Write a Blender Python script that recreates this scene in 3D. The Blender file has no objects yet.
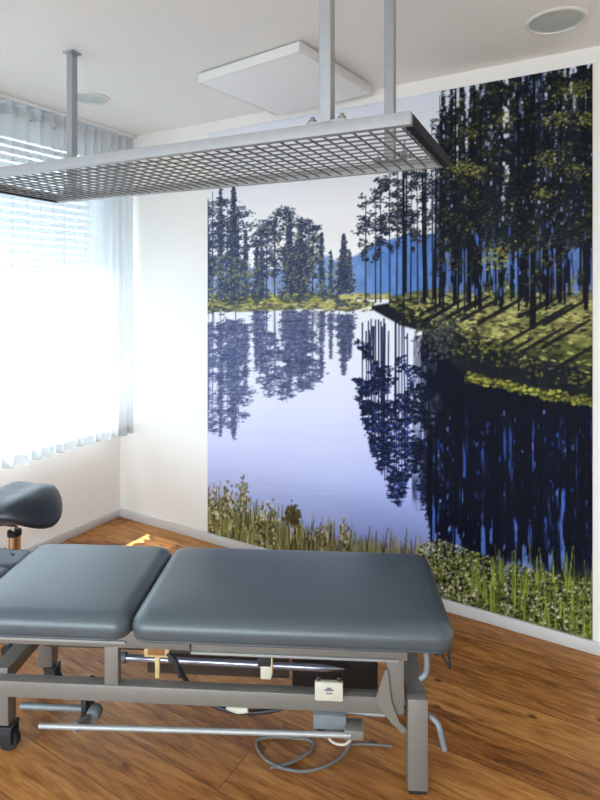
import bpy, bmesh, math, random
import numpy as np
from mathutils import Vector, Matrix

sc = bpy.context.scene
COL = sc.collection
random.seed(3)
# ---------------------------------------------------------------- measures
TH = math.radians(30.4)          # the camera looks this far to the left of the mural wall's normal
CT, ST = math.cos(TH), math.sin(TH)
FP, HZ, CZ = 560.0, 291.0, 1.612 # focal length in pixels, horizon row, eye height
CEIL = 2.70
XL, YB, XR, YF = -3.147, 2.815, 1.9, -2.3   # inner faces of the walls

def cam(x, y, z=0.0):            # eye-relative (right, forward, up from floor) -> room
    return Vector((x*CT-y*ST, x*ST+y*CT, z))
def ray_z(px, py, z):            # where the sight line through a picture point meets the height z
    d = FP*(CZ-z)/(py-HZ)
    return cam((px-300)/FP*d, d, z)
def ray_y(px, py, Y):            # ... or the mural wall
    t = (px-300)/FP
    d = Y/(t*ST+CT)
    p = cam(t*d, d); p.z = CZ+d*(HZ-py)/FP
    return p
def proj(X, Y, Z):
    xc = X*CT+Y*ST; yc = -X*ST+Y*CT
    return 300+FP*xc/yc, HZ-FP*(Z-CZ)/yc

# ---------------------------------------------------------------- materials
def lin(*c):
    o = []
    for v in c:
        v /= 255.0
        o.append(v/12.92 if v <= .04045 else ((v+.055)/1.055)**2.4)
    return (o[0], o[1], o[2], 1.0)
def new_mat(name):
    m = bpy.data.materials.new(name); m.use_nodes = True
    nt = m.node_tree
    return m, nt, nt.nodes, nt.links, nt.nodes['Principled BSDF']
def mat(name, col, rough=.5, metal=0., var=.04, scale=30., bump=0., bscale=200., spec=.5, coat=0.):
    m, nt, N, L, P = new_mat(name)
    tc = N.new('ShaderNodeTexCoord')
    no = N.new('ShaderNodeTexNoise'); no.inputs['Scale'].default_value = scale; no.inputs['Detail'].default_value = 4
    L.new(tc.outputs['Object'], no.inputs['Vector'])
    r = N.new('ShaderNodeValToRGB')
    c = Vector(lin(*col)[:3])
    a = c*(1-var*2.0); b = c*(1+var*2.0)
    r.color_ramp.elements[0].position = .3; r.color_ramp.elements[1].position = .7
    r.color_ramp.elements[0].color = (*a, 1); r.color_ramp.elements[1].color = (*[min(1, q) for q in b], 1)
    L.new(no.outputs['Fac'], r.inputs['Fac']); L.new(r.outputs['Color'], P.inputs['Base Color'])
    P.inputs['Roughness'].default_value = rough; P.inputs['Metallic'].default_value = metal
    P.inputs['Specular IOR Level'].default_value = spec
    P.inputs['Coat Weight'].default_value = coat
    if bump:
        n2 = N.new('ShaderNodeTexNoise'); n2.inputs['Scale'].default_value = bscale; n2.inputs['Detail'].default_value = 3
        L.new(tc.outputs['Object'], n2.inputs['Vector'])
        bp = N.new('ShaderNodeBump'); bp.inputs['Strength'].default_value = bump; bp.inputs['Distance'].default_value = .002
        L.new(n2.outputs['Fac'], bp.inputs['Height']); L.new(bp.outputs['Normal'], P.inputs['Normal'])
    return m

M = {}
M['wall'] = mat('white_wall_paint', (238, 236, 232), .75, var=.006, scale=2, bump=.25, bscale=90, spec=.25)
M['ceiling'] = mat('ceiling_paint', (236, 235, 231), .9, var=.005, scale=2, bump=.1, bscale=120, spec=.2)
M['trim'] = mat('baseboard_paint', (205, 204, 203), .4, var=.01)
M['frame'] = mat('window_frame_paint', (232, 234, 236), .4, var=.01)
M['steel'] = mat('grey_painted_steel', (134, 130, 125), .38, metal=.25, var=.02, scale=12)
M['bar_steel'] = mat('pale_grey_tube', (168, 169, 168), .34, metal=.3, var=.02)
M['lever'] = mat('blue_grey_lever', (132, 140, 146), .4, metal=.2, var=.03)
M['chrome'] = mat('chrome', (215, 215, 215), .14, metal=1., var=.01)
M['rod'] = mat('anodised_rod', (196, 196, 214), .25, metal=.7, var=.02)
M['dark'] = mat('dark_plastic', (44, 46, 50), .45, var=.06)
M['rubber'] = mat('black_rubber', (30, 31, 33), .7, var=.08)
M['inner'] = mat('under_table_shade', (84, 80, 76), .5, var=.03)  # shade below the table put into the colour
M['motor'] = mat('grey_motor_case', (118, 124, 128), .5, var=.04)
M['cream'] = mat('cream_plate', (205, 200, 184), .5, var=.03)
M['tan'] = mat('tan_bracket', (205, 182, 130), .45, var=.05)
M['rust'] = mat('brown_label', (150, 104, 62), .6, var=.08)
M['cable'] = mat('grey_cable', (112, 110, 108), .5, var=.04)
M['black_cable'] = mat('black_cable', (40, 40, 44), .45, var=.05)
M['leather'] = mat('slate_vinyl', (75, 85, 91), .36, var=.02, scale=8, bump=.08, bscale=500, spec=.7)
M['leather_dark'] = mat('dark_slate_vinyl', (62, 68, 76), .4, var=.03, scale=8, bump=.15, bscale=500)
M['saddle'] = mat('charcoal_vinyl', (36, 40, 48), .36, var=.03, scale=8, bump=.15, bscale=500)
M['grid'] = mat('galvanised_grid', (128, 126, 126), .42, metal=.3, var=.03)
M['grid_rail'] = mat('silver_grid_rail', (158, 161, 164), .45, metal=.15, var=.02)
M['shaded_rail'] = mat('shaded_grid_rail', (30, 32, 38), .6, var=.03, spec=.2)  # rail colour darkened for the side turned away from the window
M['panel'] = mat('white_panel', (240, 240, 240), .55, var=.005)
M['panel_edge'] = mat('panel_edge', (225, 224, 222), .45, var=.01)
M['ring'] = mat('downlight_ring', (222, 220, 214), .35, var=.01)
M['reflector'] = mat('satin_reflector', (198, 206, 202), .25, metal=.1, var=.04, scale=14)
M['blind'] = mat('blind_slat', (150, 160, 168), .5, var=.03)
M['soil'] = mat('outside_ground', (150, 152, 148), .9, var=.1, scale=3)

def glass_mat():
    m = bpy.data.materials.new('window_glass'); m.use_nodes = True
    nt = m.node_tree; N = nt.nodes; L = nt.links
    N.remove(N['Principled BSDF'])
    out = N['Material Output']
    t = N.new('ShaderNodeBsdfTransparent'); t.inputs['Color'].default_value = (.93, .96, .97, 1)
    g = N.new('ShaderNodeBsdfGlossy'); g.inputs['Roughness'].default_value = .02
    mx = N.new('ShaderNodeMixShader')
    mx.inputs['Fac'].default_value = .06; L.new(t.outputs[0], mx.inputs[1]); L.new(g.outputs[0], mx.inputs[2])
    L.new(mx.outputs[0], out.inputs['Surface'])
    return m
M['glass'] = glass_mat()

def curtain_mat():
    m = bpy.data.materials.new('sheer_voile'); m.use_nodes = True
    nt = m.node_tree; N = nt.nodes; L = nt.links
    N.remove(N['Principled BSDF'])
    out = N['Material Output']
    tr = N.new('ShaderNodeBsdfTranslucent'); tr.inputs['Color'].default_value = (.46, .50, .525, 1)
    df = N.new('ShaderNodeBsdfDiffuse'); df.inputs['Color'].default_value = (.88, .89, .90, 1)
    tp = N.new('ShaderNodeBsdfTransparent'); tp.inputs['Color'].default_value = (.97, .985, 1, 1)
    m1 = N.new('ShaderNodeMixShader'); m1.inputs['Fac'].default_value = .50
    L.new(tr.outputs[0], m1.inputs[1]); L.new(df.outputs[0], m1.inputs[2])
    # fine weave: how much one sees straight through the threads
    tc = N.new('ShaderNodeTexCoord'); no = N.new('ShaderNodeTexNoise'); no.inputs['Scale'].default_value = 60
    mp = N.new('ShaderNodeMapping'); mp.inputs['Scale'].default_value = (1, 1, .05)
    L.new(tc.outputs['Object'], mp.inputs['Vector']); L.new(mp.outputs[0], no.inputs['Vector'])
    mr = N.new('ShaderNodeMapRange'); mr.inputs['To Min'].default_value = .09; mr.inputs['To Max'].default_value = .15
    L.new(no.outputs['Fac'], mr.inputs['Value'])
    m2 = N.new('ShaderNodeMixShader')
    L.new(mr.outputs[0], m2.inputs['Fac']); L.new(m1.outputs[0], m2.inputs[1]); L.new(tp.outputs[0], m2.inputs[2])
    L.new(m2.outputs[0], out.inputs['Surface'])
    return m
M['curtain'] = curtain_mat()

def floor_mat():
    m, nt, N, L, P = new_mat('oak_floorboards')
    def math_(op, a, b=None, c=None):
        n = N.new('ShaderNodeMath'); n.operation = op
        for i, v in enumerate((a, b, c)):
            if v is None: continue
            if isinstance(v, (int, float)): n.inputs[i].default_value = v
            else: L.new(v, n.inputs[i])
        return n.outputs[0]
    tc = N.new('ShaderNodeTexCoord'); sp = N.new('ShaderNodeSeparateXYZ'); L.new(tc.outputs['Object'], sp.inputs[0])
    X, Y = sp.outputs[0], sp.outputs[1]
    BW, BL = .178, 1.5
    yr = math_('DIVIDE', Y, BW); row = math_('FLOOR', yr); fy = math_('FRACT', yr)
    wn = N.new('ShaderNodeTexWhiteNoise'); wn.noise_dimensions = '1D'; L.new(row, wn.inputs['W'])
    xr = math_('ADD', math_('DIVIDE', X, BL), math_('MULTIPLY', wn.outputs['Value'], 7.3))
    col = math_('FLOOR', xr); fx = math_('FRACT', xr)
    cid = N.new('ShaderNodeCombineXYZ'); L.new(row, cid.inputs[0]); L.new(col, cid.inputs[1])
    w2 = N.new('ShaderNodeTexWhiteNoise'); w2.noise_dimensions = '2D'; L.new(cid.outputs[0], w2.inputs['Vector'])
    # grain coordinates: shifted by board, long along the board
    cx = N.new('ShaderNodeCombineXYZ')
    L.new(math_('ADD', math_('MULTIPLY', X, 1.0), math_('MULTIPLY', w2.outputs['Value'], 31.0)), cx.inputs[0])
    L.new(math_('MULTIPLY', Y, 7.5), cx.inputs[1]); L.new(math_('MULTIPLY', w2.outputs['Value'], 17.0), cx.inputs[2])
    g1 = N.new('ShaderNodeTexNoise'); g1.inputs['Scale'].default_value = 4.2; g1.inputs['Detail'].default_value = 7; g1.inputs['Roughness'].default_value = .62; g1.inputs['Distortion'].default_value = .9
    L.new(cx.outputs[0], g1.inputs['Vector'])
    g2 = N.new('ShaderNodeTexNoise'); g2.inputs['Scale'].default_value = 14; g2.inputs['Detail'].default_value = 5
    L.new(cx.outputs[0], g2.inputs['Vector'])
    ramp = N.new('ShaderNodeValToRGB'); e = ramp.color_ramp.elements
    e[0].position = .30; e[0].color = lin(98, 56, 25); e[1].position = .72; e[1].color = lin(200, 146, 82)
    k = e.new(.44); k.color = lin(146, 92, 43); k = e.new(.56); k.color = lin(176, 118, 60)
    gm = math_('ADD', math_('MULTIPLY', g1.outputs['Fac'], .70), math_('MULTIPLY', g2.outputs['Fac'], .30))
    gm = math_('ADD', gm, math_('MULTIPLY', math_('SUBTRACT', w2.outputs['Value'], .5), .13))
    L.new(gm, ramp.inputs['Fac'])
    # knots
    vx = N.new('ShaderNodeCombineXYZ')
    L.new(math_('ADD', X, math_('MULTIPLY', w2.outputs['Value'], 9.0)), vx.inputs[0]); L.new(math_('MULTIPLY', Y, 1.7), vx.inputs[1])
    vo = N.new('ShaderNodeTexVoronoi'); vo.inputs['Scale'].default_value = 4.6; L.new(vx.outputs[0], vo.inputs['Vector'])
    kn = N.new('ShaderNodeMapRange'); kn.interpolation_type = 'SMOOTHSTEP'
    kn.inputs['From Min'].default_value = .03; kn.inputs['From Max'].default_value = .12; kn.inputs['To Min'].default_value = .8; kn.inputs['To Max'].default_value = 0
    L.new(math_('ADD', vo.outputs['Distance'], math_('MULTIPLY', math_('SUBTRACT', g2.outputs['Fac'], .5), .08)), kn.inputs['Value'])
    mk = N.new('ShaderNodeMixRGB'); mk.inputs['Color2'].default_value = lin(62, 32, 16)
    L.new(kn.outputs[0], mk.inputs['Fac']); L.new(ramp.outputs['Color'], mk.inputs['Color1'])
    # joints
    ey = math_('MINIMUM', fy, math_('SUBTRACT', 1.0, fy)); ex = math_('MINIMUM', fx, math_('SUBTRACT', 1.0, fx))
    jy = math_('LESS_THAN', ey, .011); jx = math_('LESS_THAN', ex, .0013)
    j = math_('MAXIMUM', jy, jx)
    mj = N.new('ShaderNodeMixRGB'); mj.inputs['Color2'].default_value = lin(66, 38, 20)
    L.new(math_('MULTIPLY', j, .6), mj.inputs['Fac']); L.new(mk.outputs[0], mj.inputs['Color1'])
    L.new(mj.outputs[0], P.inputs['Base Color'])
    P.inputs['Roughness'].default_value = .42; P.inputs['Specular IOR Level'].default_value = .4
    bp = N.new('ShaderNodeBump'); bp.inputs['Strength'].default_value = .25; bp.inputs['Distance'].default_value = .002
    L.new(math_('SUBTRACT', g2.outputs['Fac'], math_('MULTIPLY', j, 1.5)), bp.inputs['Height']); L.new(bp.outputs['Normal'], P.inputs['Normal'])
    return m
M['floor'] = floor_mat()

# ---------------------------------------------------------------- mesh helpers
def link(name, me, m=None, parent=None, smooth=None):
    o = bpy.data.objects.new(name, me); COL.objects.link(o)
    if m is not None: me.materials.append(m if not isinstance(m, str) else M[m])
    if parent is not None: o.parent = parent
    return o
def finish(name, bm, m, parent=None, smooth=True, angle=40):
    bmesh.ops.recalc_face_normals(bm, faces=bm.faces)
    for f in bm.faces: f.smooth = smooth
    if smooth:
        for e in bm.edges:
            if len(e.link_faces) == 2 and e.calc_face_angle(0) > math.radians(angle): e.smooth = False
    me = bpy.data.meshes.new(name); bm.to_mesh(me); bm.free()
    return link(name, me, m, parent)
def box(bm, x0, x1, y0, y1, z0, z1, bev=0.0, mtx=None, seg=2):
    b2 = bmesh.new()
    vs = [b2.verts.new((x, y, z)) for x in (x0, x1) for y in (y0, y1) for z in (z0, z1)]
    for f in ((0,1,3,2),(4,6,7,5),(0,4,5,1),(2,3,7,6),(0,2,6,4),(1,5,7,3)): b2.faces.new([vs[i] for i in f])
    if bev: bmesh.ops.bevel(b2, geom=b2.edges[:], offset=bev, segments=seg, profile=.5, affect='EDGES')
    if mtx is not None: bmesh.ops.transform(b2, matrix=mtx, verts=b2.verts)
    merge(bm, b2)
def merge(bm, b2):
    me = bpy.data.meshes.new('t'); b2.to_mesh(me); b2.free(); bm.from_mesh(me); bpy.data.meshes.remove(me)
def frame_of(d):
    d = d.normalized(); a = Vector((0, 0, 1)) if abs(d.z) < .95 else Vector((1, 0, 0))
    u = d.cross(a).normalized(); return u, d.cross(u).normalized()
def tube(bm, pts, r, n=10, rad=None):
    pts = [Vector(p) for p in pts]; rings = []; u = None
    for i, p in enumerate(pts):
        d = (pts[min(i+1, len(pts)-1)]-pts[max(i-1, 0)]).normalized()
        if u is None: u, v = frame_of(d)
        else:
            u = (u-d*u.dot(d)).normalized(); v = d.cross(u)
        rr = r if rad is None else rad[i]
        rings.append([bm.verts.new(p+u*math.cos(2*math.pi*k/n)*rr+v*math.sin(2*math.pi*k/n)*rr) for k in range(n)])
    for a, b in zip(rings, rings[1:]):
        for k in range(n): bm.faces.new((a[k], a[(k+1) % n], b[(k+1) % n], b[k]))
    bm.faces.new(rings[0][::-1]); bm.faces.new(rings[-1])
def smooth_path(pts, k=6):
    pts = [Vector(p) for p in pts]; out = []
    for i in range(len(pts)-1):
        p0 = pts[max(i-1, 0)]; p1 = pts[i]; p2 = pts[i+1]; p3 = pts[min(i+2, len(pts)-1)]
        for j in range(k):
            t = j/k
            out.append(.5*((2*p1)+(p2-p0)*t+(2*p0-5*p1+4*p2-p3)*t*t+(3*p1-p0-3*p2+p3)*t**3))
    out.append(pts[-1]); return out
def beam(bm, a, b, w, h, bev=.003, up=Vector((0, 0, 1))):
    """a rectangular bar from a to b, w wide across, h high"""
    a = Vector(a); b = Vector(b); d = b-a; L = d.length; d.normalize()
    s = up.cross(d).normalized(); t = d.cross(s)
    mt = Matrix((( d.x, s.x, t.x, a.x), (d.y, s.y, t.y, a.y), (d.z, s.z, t.z, a.z), (0, 0, 0, 1)))
    box(bm, 0, L, -w/2, w/2, -h/2, h/2, bev, mt)
def lathe(bm, prof, n=32, mtx=None):
    b2 = bmesh.new(); rings = []
    for r, z in prof:
        if r < 1e-5: rings.append([b2.verts.new((0, 0, z))])
        else: rings.append([b2.verts.new((r*math.cos(2*math.pi*k/n), r*math.sin(2*math.pi*k/n), z)) for k in range(n)])
    for a, b in zip(rings, rings[1:]):
        for k in range(n):
            q = (k+1) % n
            if len(a) == 1 and len(b) == 1: continue
            if len(a) == 1: b2.faces.new((a[0], b[q], b[k]))
            elif len(b) == 1: b2.faces.new((a[k], a[q], b[0]))
            else: b2.faces.new((a[k], a[q], b[q], b[k]))
    if mtx is not None: bmesh.ops.transform(b2, matrix=mtx, verts=b2.verts)
    merge(bm, b2)
def rrect(x0, x1, y0, y1, r, n=8):
    out = []
    for cx, cy, a0 in ((x1-r, y1-r, 0), (x0+r, y1-r, 90), (x0+r, y0+r, 180), (x1-r, y0+r, 270)):
        for k in range(n+1):
            a = math.radians(a0+90*k/n); out.append((cx+r*math.cos(a), cy+r*math.sin(a)))
    return out
def cushion(bm, x0, x1, y0, y1, z0, z1, r=.045, edge=.03, crown=.006, sag=None):
    """an upholstered pad: rounded corners, rolled upper edge, faintly crowned top"""
    h = z1-z0; prof = [(.012, 0), (.004, .06), (0, .2), (-.002, .42)]
    for k in range(1, 9):
        a = math.pi/2*k/8
        prof.append((edge*(1-math.cos(a))-.002*(1-k/8), .45+.55*math.sin(a)*(1.0)))
    for q in (1.4, 2.0, 3.0, 4.5): prof.append((edge*q, 1.0+crown/h*(1-math.exp(-(q-1)))))
    rings = []
    for ins, t in prof:
        pts = rrect(x0+ins, x1-ins, y0+ins, y1-ins, max(r-ins*.6, .012))
        rings.append([bm.verts.new((x, y, z0+h*t)) for x, y in pts])
    n = len(rings[0])
    for a, b in zip(rings, rings[1:]):
        for k in range(n): bm.faces.new((a[k], a[(k+1) % n], b[(k+1) % n], b[k]))
    bm.faces.new(rings[0][::-1]); bm.faces.new(rings[-1])

def empty(name, loc, rz=0.0):
    o = bpy.data.objects.new(name, None); COL.objects.link(o)
    o.location = loc; o.rotation_euler = (0, 0, rz); o.empty_display_size = .1
    return o
def tag(o, label, cat, group=None):
    o['label'] = label; o['category'] = cat
    if group: o['group'] = group
    return o
def struct(o): o['kind'] = 'structure'; return o
# ---------------------------------------------------------------- the lake picture printed on the mural
# picture coordinates: x 205..596, y 58..648 ; PS texels per unit
PX0, PY0, PX1, PY1, PS = 204.0, 56.0, 597.0, 650.0, 2.0

def paint_picture():
    rg = np.random.default_rng(7)
    W = int((PX1-PX0)*PS); H = int((PY1-PY0)*PS)
    im = np.zeros((H, W, 3), np.float32)
    yy, xx = np.mgrid[0:H, 0:W].astype(np.float32)
    xx = xx/PS+PX0; yy = yy/PS+PY0

    def c(*v): return np.array(v, np.float32)
    def ramp(y, stops):
        ys = [s[0] for s in stops]
        return np.stack([np.interp(y, ys, [s[1][k] for s in stops]) for k in range(3)], -1).astype(np.float32)
    def noise(sx, sy, seed, oct=3):
        r = np.random.default_rng(seed); out = np.zeros((H, W), np.float32); amp = 1.0; tot = 0
        for _ in range(oct):
            gw = int((PX1-PX0)/sx)+3; gh = int((PY1-PY0)/sy)+3
            g = r.random((gh, gw)).astype(np.float32)
            fx = (xx-PX0)/sx; fy = (yy-PY0)/sy
            ix = fx.astype(int); iy = fy.astype(int); fx = fx-ix; fy = fy-iy
            fx = fx*fx*(3-2*fx); fy = fy*fy*(3-2*fy)
            v = (g[iy, ix]*(1-fx)+g[iy, ix+1]*fx)*(1-fy)+(g[iy+1, ix]*(1-fx)+g[iy+1, ix+1]*fx)*fy
            out += amp*v; tot += amp; amp *= .55; sx /= 2; sy /= 2
        return out/tot
    def mix(mask, col):
        nonlocal im
        m = np.clip(mask, 0, 1)[..., None]
        im = im*(1-m)+m*(col if isinstance(col, np.ndarray) and col.ndim == 3 else np.asarray(col, np.float32))
    def sstep(a, b, v):
        t = np.clip((v-a)/(b-a), 0, 1); return t*t*(3-2*t)
    def curve(pts):
        return np.interp(xx, [p[0] for p in pts], [p[1] for p in pts])

    def splat(x, y, rx, ry, col, a=1.0, ang=0.0):
        X = (x-PX0)*PS; Y = (y-PY0)*PS; RX = max(rx*PS, .6); RY = max(ry*PS, .6)
        R = max(RX, RY)+1.5
        x0 = max(int(X-R), 0); x1 = min(int(X+R)+2, W); y0 = max(int(Y-R), 0); y1 = min(int(Y+R)+2, H)
        if x1 <= x0 or y1 <= y0: return
        gx = np.arange(x0, x1, dtype=np.float32)[None, :]-X; gy = np.arange(y0, y1, dtype=np.float32)[:, None]-Y
        if ang:
            ca, sa = math.cos(ang), math.sin(ang); gx, gy = gx*ca+gy*sa, -gx*sa+gy*ca
        d = np.sqrt((gx/RX)**2+(gy/RY)**2)
        m = np.clip((1-d)*min(RX, RY)+.5, 0, 1)*a
        s = im[y0:y1, x0:x1]
        s += m[..., None]*(col-s)
    def stroke(x0, y0, x1, y1, w0, w1, col, a=1.0):
        n = max(2, int(max(abs(y1-y0), abs(x1-x0))/max(.5*(w0+w1)*.5, .45)))
        for i in range(n+1):
            t = i/n; w = w0+(w1-w0)*t
            splat(x0+(x1-x0)*t, y0+(y1-y0)*t, w*.5, max(w*.5, .5), col, a)

    # sky and water
    im[:] = ramp(yy, [(58, c(196,204,228)), (110, c(212,217,232)), (170, c(226,228,236)), (230, c(240,238,240)), (300, c(242,240,240)),
                      (312, c(226,228,238)), (350, c(222,224,240)), (400, c(208,210,240)), (450, c(186,190,234)), (500, c(156,166,224)), (560, c(128,142,212)), (650, c(110,125,200))])
    # far blue hills across the lake
    top = curve([(204,262),(230,256),(255,270),(290,268),(318,254),(345,262),(372,246),(400,236),(440,232),(600,220)])+6*(noise(9,400,3)-.5)
    m = sstep(-2, 2, yy-top)*sstep(303, 299, yy)
    blue = ramp(xx[0], [(204,c(128,146,180)),(300,c(120,142,186)),(350,c(104,134,188)),(385,c(78,118,184)),(470,c(70,104,170)),(600,c(56,88,158))])[None].repeat(H, 0)
    mix(m*.92, blue*(0.86+.3*noise(5,12,5))[..., None])

    def spruce(x, yt, yb, w, col, hi, dens=1.0, trunk=1.4, gap=0.0, flip=False, y_base=None, lift=.0):
        """a conifer: trunk and drooping boughs; flip draws it as its mirror picture in the water"""
        h = yb-yt
        sg = -1 if flip else 1
        Y = (lambda y: 2*y_base-y) if flip else (lambda y: y)
        stroke(x, Y(yt), x+rg.uniform(-.6,.6), Y(yb), .5, trunk, col, .95)
        n = int(h*3.6*dens)
        for i in range(n):
            t = rg.random()**.8
            if t > 1-gap: continue
            ww = w*(.10+.9*min(t*1.25, 1))*(.5+.5*math.sin(t*h*.42+x)**2)*rg.uniform(.7,1.1)
            y = yt+h*t
            for s in (-1, 1):
                if rg.random() < .25: continue
                r = ww*rg.uniform(.2, 1)
                k = max(2, int(r/1.6))
                for q in range(k):
                    u = (q+rg.random())/k
                    px = x+s*r*u+rg.normal(0,.5); py = y+r*u*rg.uniform(.05,.5)+rg.normal(0,.6)
                    cc = col if rg.random() < .78-lift*t else hi
                    splat(px, Y(py), rg.uniform(.6,1.5), rg.uniform(.45,1.0), cc*rg.uniform(.8,1.25), rg.uniform(.5,.95))
    def pine(x, yt, yb, w, col, hi, crown=.5, trunk=1.3, n=26, flip=False, y_base=None, lean=0.):
        """a pine: tall bare trunk, loose clumps of needles above"""
        h = yb-yt
        Y = (lambda y: 2*y_base-y) if flip else (lambda y: y)
        stroke(x+lean, Y(yt), x, Y(yb), .6, trunk, col, .95)
        for i in range(n):
            t = rg.random()
            y = yt+h*crown*t; ww = w*(.25+.75*math.sin(math.pi*min(.15+t*.9, 1)))
            cx = x+lean*(1-t)+rg.uniform(-1,1)*ww; cy = y
            stroke(x+lean*(1-t), Y(y+2), cx, Y(cy), .5, .5, col, .7)
            for q in range(rg.integers(8, 18)):
                cc = col if rg.random() < .75 else hi
                splat(cx+rg.normal(0,ww*.22+.8), Y(cy+rg.normal(0,1.6)), rg.uniform(.7,1.8), rg.uniform(.5,1.2), cc*rg.uniform(.8,1.25), rg.uniform(.5,.95))

    glare_tone = c(66,76,106); glare_hi = c(120,124,110); mid = c(48,58,76); mid_hi = c(112,116,72)  # left trees paler: window glare on the print put into their colours
    # ---- far shore, left
    shore = curve([(204,309),(240,312),(270,311),(300,309),(330,309),(350,312),(372,306),(380,300),(600,300)])
    land = sstep(292, 296, yy+6*(noise(14,40,21)-.5))*sstep(1.0,-1.0, yy-shore)*(xx < 392)
    mix(land, (ramp(yy, [(288,c(172,168,116)),(298,c(164,160,104)),(306,c(142,140,96)),(313,c(108,110,92))])*(.70+.6*noise(6,3,22))[..., None]))
    for i in range(420):
        x = rg.uniform(205, 375); y = rg.uniform(294, 311)
        splat(x, y, rg.uniform(1.5,4), rg.uniform(.6,1.4), (c(84,88,86) if rg.random() < .55 else c(196,190,124))*rg.uniform(.85,1.1), .6)
    # water's white line far away
    mix(sstep(1.6,.4,abs(yy-300.5))*sstep(352,358,xx)*sstep(400,392,xx)*.9, c(236,236,246))
    LT = [('p',213,192,302,13,1.2),('s',221,188,300,9,.9),('p',228,198,301,12,1.),('p',239,206,301,12,1.),('s',234,184,303,15,1.5),('s',246,230,300,9,.8),('s',207,200,300,12,1.1),
          ('s',257,240,298,9,.9),('p',267,220,297,12,1),('p',275,213,296,13,1),('s',262,236,297,9,.9),('p',287,207,297,11,1),('s',290,216,296,13,1.5),('s',301,222,295,17,1.9),('p',306,220,296,12,1),
          ('s',297,240,296,16,1.5),('p',313,224,296,9,1),('s',322,232,297,7,.8),('s',331,250,296,5,.6),('s',344,234,293,14,1.9),('s',350,250,293,8,1.)]
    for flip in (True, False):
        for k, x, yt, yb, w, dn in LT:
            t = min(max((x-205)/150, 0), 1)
            col = glare_tone*(1-t*.35)+mid*t*.35; hi = glare_hi
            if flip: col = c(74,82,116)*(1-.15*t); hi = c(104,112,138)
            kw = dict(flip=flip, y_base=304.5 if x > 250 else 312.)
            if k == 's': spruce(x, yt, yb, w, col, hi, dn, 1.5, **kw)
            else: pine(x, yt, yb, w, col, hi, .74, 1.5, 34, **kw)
    # reeds of light between the left trees, and dark bushes on the shore line
    for i in range(170):
        x = rg.uniform(206, 262) if i % 2 else rg.uniform(268, 345); y = rg.uniform(255, 300)
        splat(x, y, rg.uniform(.7,2), rg.uniform(1,2.6), c(150,148,100)*rg.uniform(.8,1.15), rg.uniform(.2,.55))
    for i in range(26):   # bare trunks mirrored near the shore
        x = rg.uniform(208, 352); stroke(x, 311, x+rg.normal(0,.6), rg.uniform(322,350), 1.1, .7, c(84,90,112), .6)
    for x0, x1, y in ((222,252,301),(250,300,300),(305,340,297),(206,232,309),(336,368,303)):
        for i in range(60):
            splat(rg.uniform(x0,x1), y+rg.normal(0,1.8), rg.uniform(1,3.4), rg.uniform(.6,1.4), (c(74,80,92) if rg.random()<.75 else c(150,150,80))*rg.uniform(.85,1.2), .75)
    # blur the mirror pictures a little sideways (ripples)
    sh = im.copy()
    for k in (-2,-1,1,2): sh += np.roll(im, k*2, 1)
    sh /= 5
    rip = (yy > 314) & (xx < 362)
    im[rip] = .75*im[rip]+.25*sh[rip]
    mix((yy > 312)*sstep(372,330,xx)*.16*noise(60,1.6,31,2), c(228,230,244))

    # ---- right hand: the dark water first, then the bank, then the forest
    navy = c(16,20,40)
    edge = curve([(204,900),(352,900),(358,420),(372,440),(384,490),(400,505),(412,480),(426,500),(432,548),(470,600),(600,640)])
    # mirrored trunks, thin towards the left
    for i in range(26):
        x = rg.uniform(358, 432); L = np.interp(x, [358,372,384,400,425,432], [420,445,488,505,480,540])
        stroke(x, 318+rg.uniform(0,14)+max(0,(x-400)*.5), x+rg.normal(0,1.2), L-rg.uniform(0,22), 1.5, 1.0, c(34,42,76)*rg.uniform(.8,1.4), .85)
    clump = noise(9,9,47,2)
    for i in range(4200):
        x = rg.uniform(357, 440); L = np.interp(x, [357,366,372,384,392,400,412,424,436], [408,425,450,488,500,506,470,505,548])
        T = np.interp(x, [357,372,390,420,436], [338,345,360,350,336])
        y = T+(L-T)*rg.random()**.8
        q_ = clump[int((y-PY0)*PS), int((x-PX0)*PS)]
        if q_ < np.interp(x,[357,375,390,436],[.44,.42,.38,.34])+(.10 if y < 396 else 0): continue
        splat(x+rg.normal(0,1.6), y, rg.uniform(.8,2.8), rg.uniform(.6,1.7), (c(22,30,60) if rg.random()<.80 else c(50,72,128))*rg.uniform(.75,1.15), rg.uniform(.5,.95))
    ml = curve([(204,999),(404,999),(414,330),(600,360)])+26*(noise(5,16,42)-.5)
    me = curve([(204,0),(404,0),(408,500),(428,505),(436,552),(470,575),(520,560),(600,600)])
    mix(sstep(-3,3,yy-ml)*sstep(6,-6,yy-me-30*(noise(6,30,41)-.5))*sstep(396,440,xx+46*(noise(5,18,45)-.5)), navy)
    nb = noise(4.5,34,43,3); n2 = noise(9,70,44,2)
    stv = sstep(.56,.70,nb)*sstep(.40,.58,n2)*sstep(400,440,yy)*(xx > 424)
    lum = ramp(yy, [(330,c(40,62,120)),(460,c(62,92,170)),(560,c(110,140,220)),(650,c(120,140,210))])
    mix(stv*.85, lum)
    cols = [(434,4),(441,5),(452,5),(460,3),(472,3),(486,4),(505,4),(516,3),(531,4),(543,3),(556,4),(566,3),(575,4),(587,4)]
    for cx, sd in cols:
        y0 = rg.uniform(400,430) if cx > 446 else 440
        for i in range(rg.integers(14,34)):
            y = rg.uniform(y0, 566); x = cx+rg.normal(0,sd)+1.5*math.sin(y*.13+cx)
            splat(x, y, rg.uniform(.4,1.2), rg.uniform(1.0,3.6), (c(46,76,160) if rg.random()<.8 else c(128,150,220))*rg.uniform(.6,1.1), rg.uniform(.4,.9), rg.uniform(-.25,.25))
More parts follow.
